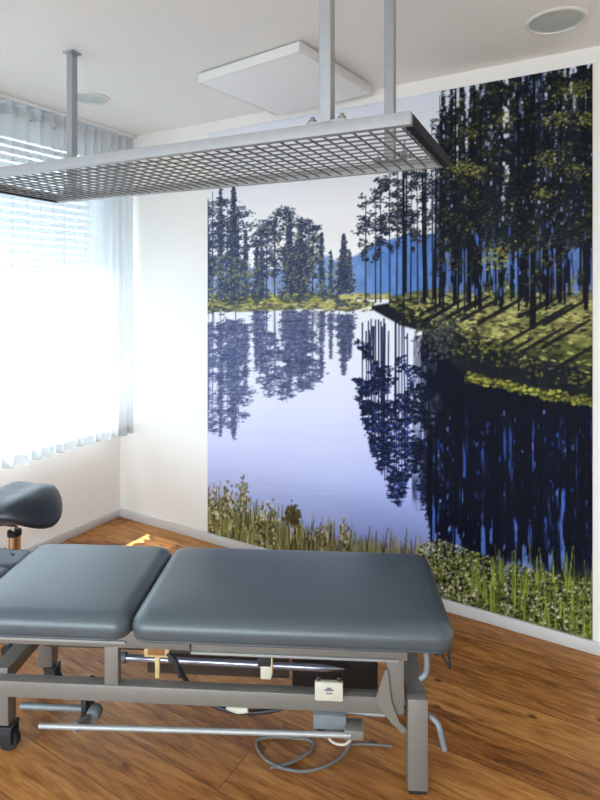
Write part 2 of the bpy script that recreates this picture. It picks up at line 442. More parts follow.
    for i in range(60):
        x = rg.uniform(428, 594); stroke(x, rg.uniform(385,430), x+rg.normal(0,1), rg.uniform(500,570), 1.6, 2.6, c(12,16,32), .75)
    # bank (dark side above the water)
    bt = curve([(204,999),(362,999),(372,306),(400,301),(430,304),(470,318),(520,330),(600,338)])
    bb = curve([(204,0),(362,0),(372,309),(400,325),(432,334),(450,362),(470,378),(510,386),(560,398),(600,404)])
    mb = sstep(-1.5,1.5,yy-bt)*sstep(1.5,-1.5,yy-bb)
    mix(mb, (c(30,34,42)*(.7+.7*noise(6,5,51))[..., None]))
    # bright shore edge below the bank and its mirror
    for i in range(460):
        x = rg.uniform(466, 594); y = np.interp(x,[466,500,545,594],[377,384,394,402])+rg.normal(0,2.4)
        splat(x, y, rg.uniform(1,3), rg.uniform(.7,1.8), (c(152,150,64) if rg.random()<.55 else c(70,76,40))*rg.uniform(.7,1.25), rg.uniform(.5,.95))
    # sunlit forest floor
    gt = curve([(204,999),(376,999),(384,298),(412,292),(450,286),(520,276),(600,266)])
    gb = curve([(204,0),(376,0),(390,306),(430,318),(470,334),(520,352),(600,372)])
    mg = sstep(-2,2,yy-gt)*sstep(4,-4,yy-gb+10*(noise(9,6,61)-.5))
    g = ramp(yy, [(270,c(56,58,48)),(292,c(112,112,72)),(310,c(156,152,100)),(330,c(140,138,84)),(352,c(94,98,54)),(372,c(66,70,42))])
    mix(mg, g*(.55+.8*noise(10,4,62))[..., None])
    for i in range(1100):
        x = rg.uniform(392, 594); lo = np.interp(x,[392,430,470,520,594],[300,296,290,282,274]); hi_ = np.interp(x,[392,430,470,520,594],[308,322,340,360,380])
        y = rg.uniform(lo, hi_)
        r = rg.random()
        cc = c(192,186,118) if r < .27 else (c(38,42,42) if r < .74 else c(98,102,54))
        splat(x, y, rg.uniform(1.2,4.2), rg.uniform(.6,1.6), cc*rg.uniform(.85,1.15), rg.uniform(.35,.85), rg.uniform(-.2,.35))
    # long tree shadows printed on the slope, falling towards the viewer
    for x, y, L in ((440,304,20),(462,300,30),(490,296,26),(512,304,34),(548,300,30),(572,304,40),(590,320,50),(594,346,40),(560,330,44),(530,340,40),(452,306,30),(478,300,34),(500,298,40),(535,326,46),(560,296,34),(586,300,44),(520,300,26)):
        stroke(x, y, x-L*.95, y+L*.55, 3, 4.5, c(28,31,38), .8)
    # ---- the forest on the right
    dk = c(22,26,42); dk2 = c(34,40,58); gr = c(80,86,46); gr2 = c(58,64,46)
    # canopy darkness, denser downwards and to the right
    dens = ramp(xx[0], [(204,c(0,0,0)),(362,c(0,0,0)),(390,c(.22,0,0)),(420,c(.50,0,0)),(445,c(.66,0,0)),(480,c(.74,0,0)),(600,c(.80,0,0))])[..., 0][None]
    leftedge = curve([(204,0),(425,0),(436,116),(446,86),(460,60),(600,40)])
    n3 = noise(13,20,71,4)
    can = sstep(.60,.44, n3+.55-dens*1.05)*sstep(-4,10,yy-leftedge)*sstep(300,284,yy)*(xx > 360)
    for i in range(40):     # pale trees deep in the forest
        x = rg.uniform(440, 598)
        ytop = np.interp(x,[440,456,470,520,594],[128,84,66,58,52])+rg.uniform(-6,30)
        bk = c(74,88,124)
        spruce(x, ytop, 290, rg.uniform(9,15), bk*rg.uniform(.8,1.15), bk*1.1+c(14,18,0), .45, 2.2, .1)
    peaks = np.full(xx.shape[1], 999., np.float32)
    for i in range(34):
        x = rg.uniform(440, 602); t = np.interp(x,[438,447,454,466,520,594],[146,94,74,60,48,40])+rg.uniform(-4,24); s_ = rg.uniform(3.0,6.5)
        peaks = np.minimum(peaks, t+np.abs(xx[0]-x)*s_)
    rag = noise(3,3.4,73,2)-.5; chink = noise(3.6,8,74,2); big = noise(16,46,75,2)
    fm = sstep(-1.5,1.5, yy-peaks[None]+24*rag)*sstep(296,282,yy)*sstep(432,441,xx+14*rag)
    hole = sstep(.575,.66, chink*.62+big*.46+np.interp(yy,[60,140,220,290],[.04,.0,-.03,.06])-np.interp(xx,[440,470,520,594],[-.05,-.01,.03,.05]))
    mix(fm*(1-hole)*.95, (dk+np.where((noise(5,4,76,2)>.55)[..., None], c(20,22,2), c(0,0,0)))*(.6+.85*noise(3,4,72,2))[..., None])
    mix(sstep(228,256,yy)*sstep(300,288,yy)*sstep(436,446,xx)*sstep(.42,.56,noise(3.2,40,77,2)-np.interp(xx,[440,520,594],[0,.05,.10]))*.8, c(104,134,200))
    # slim pines at the forest's edge
    for x, yt, w in ((366,196,8),(376,190,10),(381,178,9),(390,168,9),(397,160,8),(404,150,9),(411,166,8),(418,158,8),(426,150,9),(433,120,10),(440,96,11)):
        pine(x, yt, 302, w, c(40,48,72), c(96,100,84), .62, 1.7, 20, lean=rg.uniform(-1,1))
    for i in range(46):
        x = rg.uniform(398, 594); b = np.interp(x,[398,440,520,594],[298,298,300,292])+rg.uniform(-6,14)
        stroke(x+rg.normal(0,2), rg.uniform(62,140) if x > 440 else rg.uniform(140,180), x, b, 1.2, rg.uniform(1.6,3.2), dk*rg.uniform(.7,1.2), .92)
    for x, w in ((533,7.),(455,3.6),(480,4.2),(501,3.6),(560,4.5),(586,4.5),(470,3.2),(548,3.6)):
        stroke(x+1, 70, x, 326 if x == 533 else rg.uniform(300,312), w*.5, w, c(24,24,32), .96)
    for x, yt, w in ((444,86,12),(452,76,13),(462,74,14),(474,66,15),(487,64,14),(499,78,15),(512,74,16),(526,66,15),(540,70,16),(553,66,15),(568,64,16),(580,62,14),(590,66,12)):
        spruce(x, yt, 282, w, dk*rg.uniform(.8,1.3), gr2, .62, 2.6, .16, lift=.05)
    # pale blue chinks of sky
    for i in range(300):
        x = rg.uniform(442, 594); y = rg.uniform(66, 292)
        if n3[int((y-PY0)*PS), int((x-PX0)*PS)] < .50-.0005*(y-66): continue
        low = y > 225
        splat(x, y, rg.uniform(.5,1.3), rg.uniform(.8,2.8)*(2 if low else 1), (c(84,122,206) if low else c(168,184,226))*rg.uniform(.85,1.12), rg.uniform(.4,.9))
    # sunlit boughs
    n4 = noise(22,16,81,3)
    for i in range(2600):
        x = rg.uniform(440, 594); y = rg.uniform(70, 290)
        if n4[int((y-PY0)*PS), int((x-PX0)*PS)] < .53: continue
        splat(x, y, rg.uniform(.8,2.6), rg.uniform(.5,1.3), (gr if rg.random() < .6 else c(128,130,72))*rg.uniform(.6,1.15), rg.uniform(.25,.7), rg.uniform(-.5,.5))
    for cx, cy, n in ((462,168,80),(476,172,60),(500,252,90),(492,262,60),(545,196,50),(575,92,70),(584,120,50),(545,160,50),(505,120,50),(470,130,40),(575,170,40),(560,120,50)):
        for i in range(n):
            splat(cx+rg.normal(0,8), cy+rg.normal(0,5), rg.uniform(.7,2.2), rg.uniform(.5,1.2), c(150,150,80)*rg.uniform(.6,1.15), rg.uniform(.4,.85), rg.uniform(-.5,.5))
    # brush on the bank's brow
    for i in range(420):
        x = rg.uniform(400, 594); y = np.interp(x,[400,430,470,520,594],[312,330,346,362,384])+rg.normal(0,6)
        splat(x, y, rg.uniform(.8,2.6), rg.uniform(.8,2.), (c(118,120,58) if rg.random()<.4 else c(34,37,40))*rg.uniform(.8,1.2), rg.uniform(.5,.9))
    for i in range(260):
        splat(rg.normal(440,11), rg.normal(336,10), rg.uniform(.8,2.2), rg.uniform(.8,2.), (c(86,92,88) if rg.random()<.5 else c(40,46,50))*rg.uniform(.8,1.2), .7)

    # ---- near shore: reeds, grass and white flowers
    ft = curve([(204,500),(240,512),(290,530),(340,540),(420,552),(440,548),(500,568),(560,570),(600,572)])
    mf = sstep(-10,16,yy-ft+14*(noise(7,14,91)-.5))
    mix(mf*.82, (np.where((xx > 420)[..., None], c(74,84,42), c(134,132,84))*(.45+1.0*noise(5,6,92))[..., None]))
    for i in range(1500):
        x = 206+390*rg.random()
        base = np.interp(x,[204,300,420,500,600],[545,560,588,612,640])+rg.uniform(-26,14)
        tall = rg.uniform(12,52) if x < 300 else rg.uniform(10,36)
        tp = base-tall
        tp = max(tp, np.interp(x,[204,214,240,300,360,424,440,500,530,600],[484,478,496,512,524,534,536,556,540,552])+rg.uniform(-4,18))
        r = rg.random()
        if x < 425: cc = c(172,162,112) if r < .35 else (c(128,132,70) if r < .75 else c(86,76,60))
        else: cc = c(136,144,62) if r < .3 else (c(78,88,44) if r < .8 else c(150,148,100))
        stroke(x, base, x+rg.normal(0,3), tp, rg.uniform(.9,1.8), .5, cc*rg.uniform(.7,1.2), rg.uniform(.45,.9))
    for cx, cy, n, sx, sy in ((212,512,110,4,17),(228,505,100,4,14),(243,500,110,4,16),(262,528,120,5,12),(272,522,80,4,14),(293,516,190,4.5,6.5),(322,536,50,5,9),(345,538,50,3,12)):
        for i in range(n):
            x = cx+rg.normal(0,sx*.8); y = cy+rg.normal(0,sy*.7)
            cc = c(88,78,44) if cx == 293 else [c(120,110,76), c(80,74,58), c(196,186,160), c(134,132,70)][rg.integers(0,4)]
            splat(x, y, rg.uniform(.7,1.7), rg.uniform(.9,2.4), cc*rg.uniform(.8,1.15), .75)
    for i in range(5200):
        x = rg.uniform(418, 595); up = np.interp(x,[418,435,500,560,595],[548,538,560,574,578]); dn = np.interp(x,[418,595],[606,648])
        y = up+(dn-up)*rg.random()**.9
        r = rg.random()
        wl = .42 if x < 480 else .2
        cc = c(202,196,180) if r < wl*.7 else (c(24,26,26) if r < .55 else (c(136,144,64) if r < .80 else c(88,98,46)))
        splat(x, y, rg.uniform(.6,1.9), rg.uniform(.6,1.7), cc*rg.uniform(.75,1.15), rg.uniform(.5,.95), rg.uniform(-1,1))
    for i in range(120):
        x = rg.uniform(470,594); b = rg.uniform(580,640)
        stroke(x, b, x+rg.normal(0,3), b-rg.uniform(14,44), 1.6, .6, c(138,150,58)*rg.uniform(.6,1.15), .8)
    g_ = im.mean(-1, keepdims=True); im = g_+(im-g_)*.90
    t = np.clip(im/255, 0, 1); t = t-.22*np.sin(2*math.pi*t)/(2*math.pi)
    return np.clip(t*255, 0, 255)
# ---------------------------------------------------------------- the room
T = .28   # wall thickness
bm = bmesh.new(); box(bm, XL-T, XR+T, YF-T, YB+T, -.2, 0); struct(finish('floor', bm, 'floor', smooth=False))
bm = bmesh.new(); box(bm, XL-T, XR+T, YF-T, YB+T, CEIL, CEIL+.2); struct(finish('ceiling', bm, 'ceiling', smooth=False))
bm = bmesh.new(); box(bm, XL-T, XR+T, YB, YB+T, 0, CEIL); struct(finish('wall_back', bm, 'wall', smooth=False))
# wall with the wide window behind the curtain
WY0, WY1, WZ0, WZ1 = -.9, 2.745, .74, 2.62
bm = bmesh.new()
box(bm, XL-T, XL, YF, WY0, 0, CEIL); box(bm, XL-T, XL, WY1, YB, 0, CEIL)
box(bm, XL-T, XL, WY0, WY1, 0, WZ0); box(bm, XL-T, XL, WY0, WY1, WZ1, CEIL)
struct(finish('wall_left', bm, 'wall', smooth=False))
# walls behind the viewer, the front one cut by an added window for front fill
FX0, FX1, FZ0, FZ1 = -2.8, 1.6, .4, 2.5
bm = bmesh.new(); box(bm, XR, XR+T, YF, YB, 0, CEIL); struct(finish('wall_right', bm, 'wall', smooth=False))
bm = bmesh.new()
box(bm, XL-T, FX0, YF-T, YF, 0, CEIL); box(bm, FX1, XR+T, YF-T, YF, 0, CEIL)
box(bm, FX0, FX1, YF-T, YF, 0, FZ0); box(bm, FX0, FX1, YF-T, YF, FZ1, CEIL)
struct(finish('wall_front', bm, 'wall', smooth=False))

def window(name, a0, a1, z0, z1, at, axis, bars):
    w = struct(empty(name, (0, 0, 0)))
    def bx(bm, p0, p1, za, zb, d0, d1, bev=.004):
        if axis == 'x': box(bm, d0, d1, p0, p1, za, zb, bev)
        else: box(bm, p0, p1, d0, d1, za, zb, bev)
    d0, d1 = at-.05, at+.02
    bm = bmesh.new()
    bx(bm, a0, a0+.06, z0, z1, d0, d1); bx(bm, a1-.06, a1, z0, z1, d0, d1)
    bx(bm, a0, a1, z0, z0+.06, d0, d1); bx(bm, a0, a1, z1-.06, z1, d0, d1)
    for b in bars: bx(bm, b-.04, b+.04, z0, z1, d0, d1)
    finish('window_frame', bm, 'frame', w)
    e = [a0]+list(bars)+[a1]
    for p0, p1 in zip(e, e[1:]):
        bm = bmesh.new(); bx(bm, p0+.03, p1-.03, z0+.05, z1-.05, at-.02, at-.012, 0)
        finish('window_pane', bm, 'glass', w, smooth=False)
    return w
w1 = window('window_1', WY0, WY1, WZ0, WZ1, XL-.05, 'x', (.3, 1.5))
bm = bmesh.new(); box(bm, XL-.03, XL+.03, WY0, WY1, WZ0-.002, WZ0+.02, .004); finish('window_sill', bm, 'frame', w1)
w2 = window('added_fill_window', FX0, FX1, FZ0, FZ1, YF-.14, 'y', (-1.2, -.15))  # added, unseen: lets in fill light for table front and ceiling

BBH = .056
bm = bmesh.new(); box(bm, XL, XL+.014, YF, YB, 0, BBH, .003); struct(finish('baseboard_left', bm, 'trim'))
bm = bmesh.new(); box(bm, XL+.014, XR, YB-.016, YB, 0, BBH, .003); struct(finish('baseboard_back', bm, 'trim'))

# outside venetian blind, let down over the upper half of the window
bl = tag(empty('venetian_blind', (XL-.17, 1.20, 2.62)), 'half lowered grey venetian blind hanging outside the window behind the sheer curtain', 'blind')
bm = bmesh.new(); box(bm, -.03, .03, -1.52, 1.52, -.05, 0, .003); finish('head_rail', bm, 'blind', bl)
bm = bmesh.new()
for k in range(16):
    z = -.085-k*.048
    box(bm, -.027, .027, -1.51, 1.51, -.0012, .0012, 0, Matrix.Translation((0, 0, z)) @ Matrix.Rotation(math.radians(50), 4, 'Y'))
finish('slats', bm, 'blind', bl)
bm = bmesh.new(); box(bm, -.025, .025, -1.51, 1.51, -.86, -.84, .003); finish('bottom_rail', bm, 'blind', bl)

# ---------------------------------------------------------------- sheer curtain
cu = tag(empty('sheer_curtain', (XL+.15, 1.2, 0)), 'long white sheer curtain in soft pleats hanging from the ceiling before the bright window', 'curtain')
def curtain_mesh(name, y0, y1, ztop, zbot, m, par):
    n = int((y1-y0)/.0075); rows = 26
    vs = []; fs = []
    ph = 0.0; phs = []; r = random.Random(5)
    per = .085
    for i in range(n+1):
        phs.append(ph); ph += 2*math.pi*((y1-y0)/n)/per
        per += r.uniform(-.004, .004); per = min(max(per, .062), .12)
    amp2 = [r.uniform(.7, 1.25) for _ in range(200)]
    for j in range(rows+1):
        t = j/rows; z = ztop+(zbot-ztop)*t
        for i in range(n+1):
            s = i/n; y = y0+(y1-y0)*s
            a = (.018+.010*t)*amp2[int(phs[i]/(2*math.pi)) % 200]
            if t < .03: a *= .8
            dx = a*math.sin(phs[i]+.35*math.sin(3*t+s*9))+.012*math.sin(s*17+2*t)*t
            dy = .010*math.cos(phs[i]*.5+2*t)*t
            zz = z if j < rows else z+.007*math.sin(phs[i]*.5+1)+.003*math.sin(phs[i])
            vs.append((dx, y+dy, zz))
    for j in range(rows):
        for i in range(n):
            q = j*(n+1)+i; fs.append((q, q+1, q+n+2, q+n+1))
    me = bpy.data.meshes.new(name); me.from_pydata(vs, [], fs)
    for p in me.polygons: p.use_smooth = True
    return link(name, me, m, par)
curtain_mesh('curtain_cloth', -2.2, 1.585, CEIL-.035, .62, 'curtain', cu)
curtain_mesh('heading_tape', -2.2, 1.59, CEIL-.022, CEIL-.10, 'curtain', cu)
curtain_mesh('bottom_hem', -2.2, 1.585, .68, .622, 'curtain', cu)
bm = bmesh.new(); box(bm, -.03, .03, -2.3, 1.60, CEIL-.022, CEIL-.001, .003); finish('curtain_track', bm, 'frame', cu)

# ---------------------------------------------------------------- photographic mural
def build_mural():
    pic = paint_picture()
    pic = pic/255.0; pic = np.where(pic <= .04045, pic/12.92, ((np.maximum(pic, .0)+.055)/1.055)**2.4)*PRINT_GAIN
    pl = ray_y(208, 400, YB); pr = ray_y(592.6, 400, YB)
    x0, x1 = pl.x, pr.x
    z1 = ray_y(592.6, 63.6, YB).z; z0 = BBH+.002
    z1 = min(z1, CEIL-.03)
    nx, nz = 480, 600
    X, Z = np.meshgrid(np.linspace(x0, x1, nx+1), np.linspace(z0, z1, nz+1))
    # each point of the print looks up its place in the painted picture
    xc = X*CT+YB*ST; yc = -X*ST+YB*CT
    U = (300+FP*xc/yc-PX0)*PS; V = (HZ-FP*(Z-CZ)/yc-PY0)*PS
    H, W = pic.shape[:2]
    U = np.clip(U, 0, W-2.01); V = np.clip(V, 0, H-2.01)
    iu = U.astype(int); iv = V.astype(int); fu = (U-iu)[..., None]; fv = (V-iv)[..., None]
    lp = pic
    def at(b, a): return lp[b, a]
    C = (at(iv, iu)*(1-fu)+at(iv, iu+1)*fu)*(1-fv)+(at(iv+1, iu)*(1-fu)+at(iv+1, iu+1)*fu)*fv
    n = (nx+1)*(nz+1)
    me = bpy.data.meshes.new('mural')
    th = .004
    co = np.stack([X, np.full_like(X, -th), Z], -1).reshape(-1, 3)
    co[:, 0] -= (x0+x1)/2
    idx = np.arange(n).reshape(nz+1, nx+1)
    q = np.stack([idx[:-1, :-1], idx[:-1, 1:], idx[1:, 1:], idx[1:, :-1]], -1).reshape(-1, 4)
    # rim back to the wall
    rim = np.concatenate([idx[0, :], idx[1:, -1], idx[-1, -2::-1], idx[-2:0:-1, 0]])
    back = co[rim].copy(); back[:, 1] = 0
    k = len(rim); bi = np.arange(n, n+k)
    side = np.stack([rim, bi, np.roll(bi, -1), np.roll(rim, -1)], -1)
    co = np.concatenate([co, back]); q = np.concatenate([q, side])
    col = np.concatenate([C.reshape(-1, 3), C.reshape(-1, 3)[rim]])
    me.vertices.add(len(co)); me.vertices.foreach_set('co', co.astype(np.float32).ravel())
    me.loops.add(q.size); me.loops.foreach_set('vertex_index', q.astype(np.int32).ravel())
    me.polygons.add(len(q)); me.polygons.foreach_set('loop_start', np.arange(0, q.size, 4, dtype=np.int32))
    me.update(calc_edges=True)
    ca = me.color_attributes.new('print', 'FLOAT_COLOR', 'POINT')
    ca.data.foreach_set('color', np.concatenate([col, np.ones((len(col), 1))], 1).astype(np.float32).ravel())
    m, nt, N, L, P = new_mat('printed_vinyl')
    at_ = N.new('ShaderNodeAttribute'); at_.attribute_name = 'print'
    L.new(at_.outputs['Color'], P.inputs['Base Color'])
    P.inputs['Roughness'].default_value = .6; P.inputs['Specular IOR Level'].default_value = .08
    tc = N.new('ShaderNodeTexCoord'); no = N.new('ShaderNodeTexNoise'); no.inputs['Scale'].default_value = 300
    bp = N.new('ShaderNodeBump'); bp.inputs['Strength'].default_value = .08; bp.inputs['Distance'].default_value = .001
    L.new(tc.outputs['Object'], no.inputs['Vector']); L.new(no.outputs['Fac'], bp.inputs['Height']); L.new(bp.outputs['Normal'], P.inputs['Normal'])
    o = link('wall_mural', me, m)
    o.location = ((x0+x1)/2, YB-.0005, 0)
    return tag(o, 'huge photo mural of a forest lake with pines mirrored in blue water, covering the wall', 'mural')
PRINT_GAIN = 1.0
build_mural()

# ---------------------------------------------------------------- ceiling: heating panel and downlights
A = ray_z(300, 51, 2.648)
pn = tag(empty('ceiling_heating_panel', (A.x, A.y, CEIL), TH+math.radians(180-36)), 'flat square white heating panel mounted close under the ceiling', 'heating panel')
bm = bmesh.new(); box(bm, .005, .625, -.635, -.005, -.052, -.012, .004); finish('panel_body', bm, 'panel', pn)
bm = bmesh.new()
for a in ((0, .63, -.006, 0), (0, .63, -.64, -.634), (0, .006, -.64, 0), (.624, .63, -.64, 0)): box(bm, *a, -.054, -.008, .0015)
finish('panel_frame', bm, 'panel_edge', pn)
for (x, y) in ((.1, -.1), (.5, -.5), (.1, -.5), (.5, -.1)):
    bm = bmesh.new(); lathe(bm, ((0, -.012), (.012, -.012), (.012, 0), (0, 0)), 12, Matrix.Translation((x, y, 0))); finish('spacer', bm, 'steel', pn)

def downlight(px, py, r, label):
    p = ray_z(px, py, CEIL)
    d = tag(empty('ceiling_downlight', (p.x, p.y, CEIL)), label, 'ceiling light', 'round downlights recessed in the ceiling')
    bm = bmesh.new(); lathe(bm, ((r-.018, -.001), (r-.016, -.006), (r-.006, -.008), (r, -.004), (r, 0), (r-.018, 0), (r-.018, -.001)), 40); finish('trim_ring', bm, 'ring', d)
    bm = bmesh.new(); lathe(bm, ((r-.018, -.0022), (r-.03, -.0030), (r*.55, -.0045), (r*.2, -.0052), (0, -.0052)), 40); finish('lamp_cover', bm, 'reflector', d)
    return d
downlight(556, 21, .118, 'round recessed downlight in the ceiling close above the top of the mural')
downlight(91, 98, .105, 'round recessed downlight in the ceiling next to the sheer curtain, near a hanging post')

# ---------------------------------------------------------------- suspended grid
ZB = 2.022
GA = math.radians(25.0)
FRc = cam(.272, 1.376); yaw = TH-GA
GL, GW = 1.80, .53
rk = tag(empty('suspended_sling_grid', (FRc.x, FRc.y, ZB), yaw), 'long silver wire grid rack hung from the ceiling on posts above the treatment table', 'grid rack')
RH, RW = .034, .022    # rail height and width
def rail(name, a, b, w=RW, h=RH, m='grid_rail'):
    bm = bmesh.new(); beam(bm, a, b, w, h, .002); return finish(name, bm, m, rk)
# local: x along the rack (0 at its near end, negative towards the curtain), y 0 front .. GW back
rail('long_rail', (0, RW/2, RH/2), (-GL, RW/2, RH/2))
rail('long_rail', (-RW, GW-RW/2, RH/2), (-GL+RW, GW-RW/2, RH/2))
rail('end_rail', (-RW/2, RW, RH/2), (-RW/2, GW, RH/2), m='shaded_rail')
rail('end_rail', (-GL+RW/2, RW, RH/2), (-GL+RW/2, GW, RH/2), m='shaded_rail')
# welded mesh
bm = bmesh.new(); pit = .043; wr = .0021
k = 0; x = -.03
while x > -GL+.02:
    beam(bm, (x, .004, .004), (x, GW-.004, .004), wr*2, wr*2, 0); x -= pit
y = .040
while y < GW-.02:
    beam(bm, (-.004, y, .009), (-GL+.004, y, .009), wr*2, wr*2, 0); y += pit
finish('wire_mesh', bm, 'grid', rk, smooth=False)
inv = rk.matrix_basis.inverted() if False else (Matrix.Translation(rk.location) @ Matrix.Rotation(yaw, 4, 'Z')).inverted()
def local_x(px, ly):      # where along the rail (local y = ly) the column px lies
    lo, hi = -GL*1.2, .3
    for _ in range(50):
        mid = (lo+hi)/2; p = (Matrix.Translation(rk.location) @ Matrix.Rotation(yaw, 4, 'Z')) @ Vector((mid, ly, 0))
        if proj(p.x, p.y, p.z)[0] < px: lo = mid
        else: hi = mid
    return (lo+hi)/2
def post(px, ly, w):
    x = local_x(px, ly)
    o = bmesh.new(); box(o, x-w/2, x+w/2, ly-w/2, ly+w/2, RH, CEIL-ZB-.006, .003); p = finish('hanging_post', o, 'grid_rail', rk)
    o = bmesh.new(); box(o, x-w*.85, x+w*.85, ly-w*.85, ly+w*.85, CEIL-ZB-.008, CEIL-ZB, .002); finish('ceiling_plate', o, 'grid_rail', p)
    o = bmesh.new(); box(o, x-.055, x+.055, ly-.014, ly+.014, RH, RH+.006, .001); finish('foot_plate', o, 'grid_rail', p)
    for s in (-.042, .042):
        o = bmesh.new(); lathe(o, ((0, .022), (.006, .022), (.006, .014), (.011, .014), (.011, .006), (0, .006)), 12, Matrix.Translation((x+s, ly, RH))); finish('bolt', o, 'steel', p)
    return x
post(327, .016, .033)
post(390, GW-.016, .034)
post(72, GW-.016, .034)
post(-24, .016, .033)

# ---------------------------------------------------------------- treatment table
TA = TH-math.radians(3.5)
tt = cam(.377, 1.791)
tb = tag(empty('treatment_table', (tt.x, tt.y, 0), TA), 'slate grey padded physiotherapy treatment table on a grey steel lifting frame', 'treatment table')
def part(name, m, par=tb, **k):
    def go(fn):
        b = bmesh.new(); fn(b); return finish(name, b, m, par, **k)
    return go
ZC0, ZC1 = .505, .582
bm = bmesh.new(); cushion(bm, -.917, .103, -.085, .445, ZC0, ZC1, .06, .05); leg_pad = finish('leg_cushion', bm, 'leather', tb)
bm = bmesh.new(); cushion(bm, -1.490, -.921, -.085, .445, ZC0, ZC1, .05, .05); seat_pad = finish('seat_cushion', bm, 'leather', tb)
for pad, x0, x1 in ((leg_pad, -.905, .093), (seat_pad, -1.478, -.933)):
    b = bmesh.new(); tube(b, [(x, y, ZC0+.004) for x, y in rrect(x0-.006, x1+.006, -.080, .440, .056)+[rrect(x0-.006, x1+.006, -.080, .440, .056)[0]]], .0035, 6)
    finish('piping', b, 'leather_dark', pad)
    b = bmesh.new(); box(b, x0+.03, x1-.03, -.05, .42, ZC0-.016, ZC0+.002, .002); finish('pad_board', b, 'dark', pad)
bm = bmesh.new(); cushion(bm, -1.93, -1.505, .305, .468, .470, .536, .04, .03); arm1 = finish('arm_cushion', bm, 'leather_dark', tb)
bm = bmesh.new(); cushion(bm, -1.93, -1.505, -.083, .08, .470, .536, .04, .03); finish('arm_cushion', bm, 'leather_dark', tb)
bm = bmesh.new(); cushion(bm, -2.02, -1.505, .088, .298, .478, .548, .04, .03); head_pad = finish('head_cushion', bm, 'leather_dark', tb)
for y in (.0, .38):
    bm = bmesh.new(); box(bm, -1.93, -1.40, y-.012, y+.012, .440, .472, .003); finish('head_rail', bm, 'steel', tb)
bm = bmesh.new(); box(bm, -1.72, -1.68, .0, .38, .44, .47, .003); finish('head_crossbar', bm, 'steel', tb)
# frames: upper rails, lower beams, uprights
for y0, y1 in ((0, .03), (.36, .39)):
    bm = bmesh.new(); box(bm, -.735, -.033, y0, y1, .426, .489, .003); r_ = finish('upper_rail', bm, 'steel', tb)
    bm = bmesh.new(); box(bm, -.735, -.06, y0-.006, y0, .424, .432, .001); finish('rail_highlight', bm, 'bar_steel', r_)  # pale strip drawn as the highlight along the rail's edge
    bm = bmesh.new(); box(bm, -1.42, -.74, y0, y1, .432, .489, .003); r_ = finish('upper_rail', bm, 'steel', tb)
    bm = bmesh.new(); box(bm, -1.42, -.955, y0-.006, y0, .448, .456, .001); finish('rail_highlight', bm, 'bar_steel', r_)
    bm = bmesh.new(); box(bm, -1.405, -.10, y0, y1+.01, .252, .306, .004); finish('lower_beam', bm, 'steel', tb)
    bm = bmesh.new(); box(bm, -1.028, -.981, y0+.002, y1, .306, .433, .003); finish('upright', bm, 'steel', tb)
    bm = bmesh.new(); box(bm, -.097, -.043, y0+.004, y1, .250, .489, .003); finish('upright', bm, 'steel', tb)
for x in (-.80, -.20):
    bm = bmesh.new(); box(bm, x-.02, x+.02, .03, .36, .45, .485, .003); finish('top_crossbar', bm, 'steel', tb)
# cover plate under the leg pad, then dark pieces added as under-table shade
bm = bmesh.new(); box(bm, -.42, -.11, .22, .235, .17, .40, .003); finish('cover_plate', bm, 'dark', tb)
bm = bmesh.new(); box(bm, -1.36, -.11, .24, .27, .270, .345, .003); finish('shade_beam', bm, 'inner', tb)
bm = bmesh.new(); box(bm, -.955, -.43, .215, .225, .205, .30, .002); finish('shade_sheet', bm, 'inner', tb)  # added dark sheet in place of the shaded space behind
# gusset beside the upright
bm = bmesh.new()
pr = [(-.135, .306), (-.118, .36), (-.105, .40), (-.097, .40), (-.085, .30), (-.06, .235), (-.035, .21), (-.05, .20), (-.085, .232), (-.115, .27)]
f0 = [bm.verts.new((x, -.008, z)) for x, z in pr]; f1 = [bm.verts.new((x, -.001, z)) for x, z in pr]
bm.faces.new(f0); bm.faces.new(f1[::-1])
for i in range(len(pr)): bm.faces.new((f0[i], f1[i], f1[(i+1) % len(pr)], f0[(i+1) % len(pr)]))
finish('gusset', bm, 'steel', tb, smooth=False)
# base, right-hand end: an inverted U of square tube
def base_end(x0, x1, ztop, wheels, o=0):
    bm = bmesh.new(); box(bm, x0, x1, o, .42, ztop-.052, ztop, .004); b = finish('base_bar', bm, 'steel', tb)
    for y0, y1 in ((o-.002, o+.05), (.37, .422)):
        bm = bmesh.new(); box(bm, x0-.0005, x1+.0005, y0, y1, .012 if not wheels else .10, ztop+.001, .004); l = finish('leg', bm, 'steel', b)
        if not wheels:
            bm = bmesh.new(); box(bm, x0+.003, x1-.003, y0+.002, y1-.002, 0, .013, .003); finish('foot_cap', bm, 'rubber', l)
    return b
base_end(-.0315, .0315, .304, False)
base_end(-1.458, -1.398, .300, True, .07)
# casters at the head end
for yc in (.095, .40):
    cs = empty('caster', (-1.418, yc, 0)); cs.parent = tb
    bm = bmesh.new(); lathe(bm, ((0, .020), (.018, .020), (.018, .014), (.034, .014), (.038, .008), (.038, -.008), (.034, -.014), (.018, -.014), (.018, -.020), (0, -.020)), 24, Matrix.Translation((.008, 0, .038)) @ Matrix.Rotation(math.pi/2, 4, 'X')); finish('wheel', bm, 'rubber', cs)
    bm = bmesh.new()
    box(bm, -.012, .03, -.027, -.021, .03, .088, .002); box(bm, -.012, .03, .021, .027, .03, .088, .002); box(bm, -.018, .032, -.027, .027, .082, .094, .003)
    finish('fork', bm, 'dark', cs)
    bm = bmesh.new(); lathe(bm, ((0, .11), (.01, .11), (.01, .09), (0, .09)), 12); finish('stem', bm, 'steel', cs)
# diagonal lifting arms
bm = bmesh.new(); beam(bm, (-1.36, .33, .27), (-1.10, .33, .455), .03, .05); finish('lifting_arm', bm, 'steel', tb)
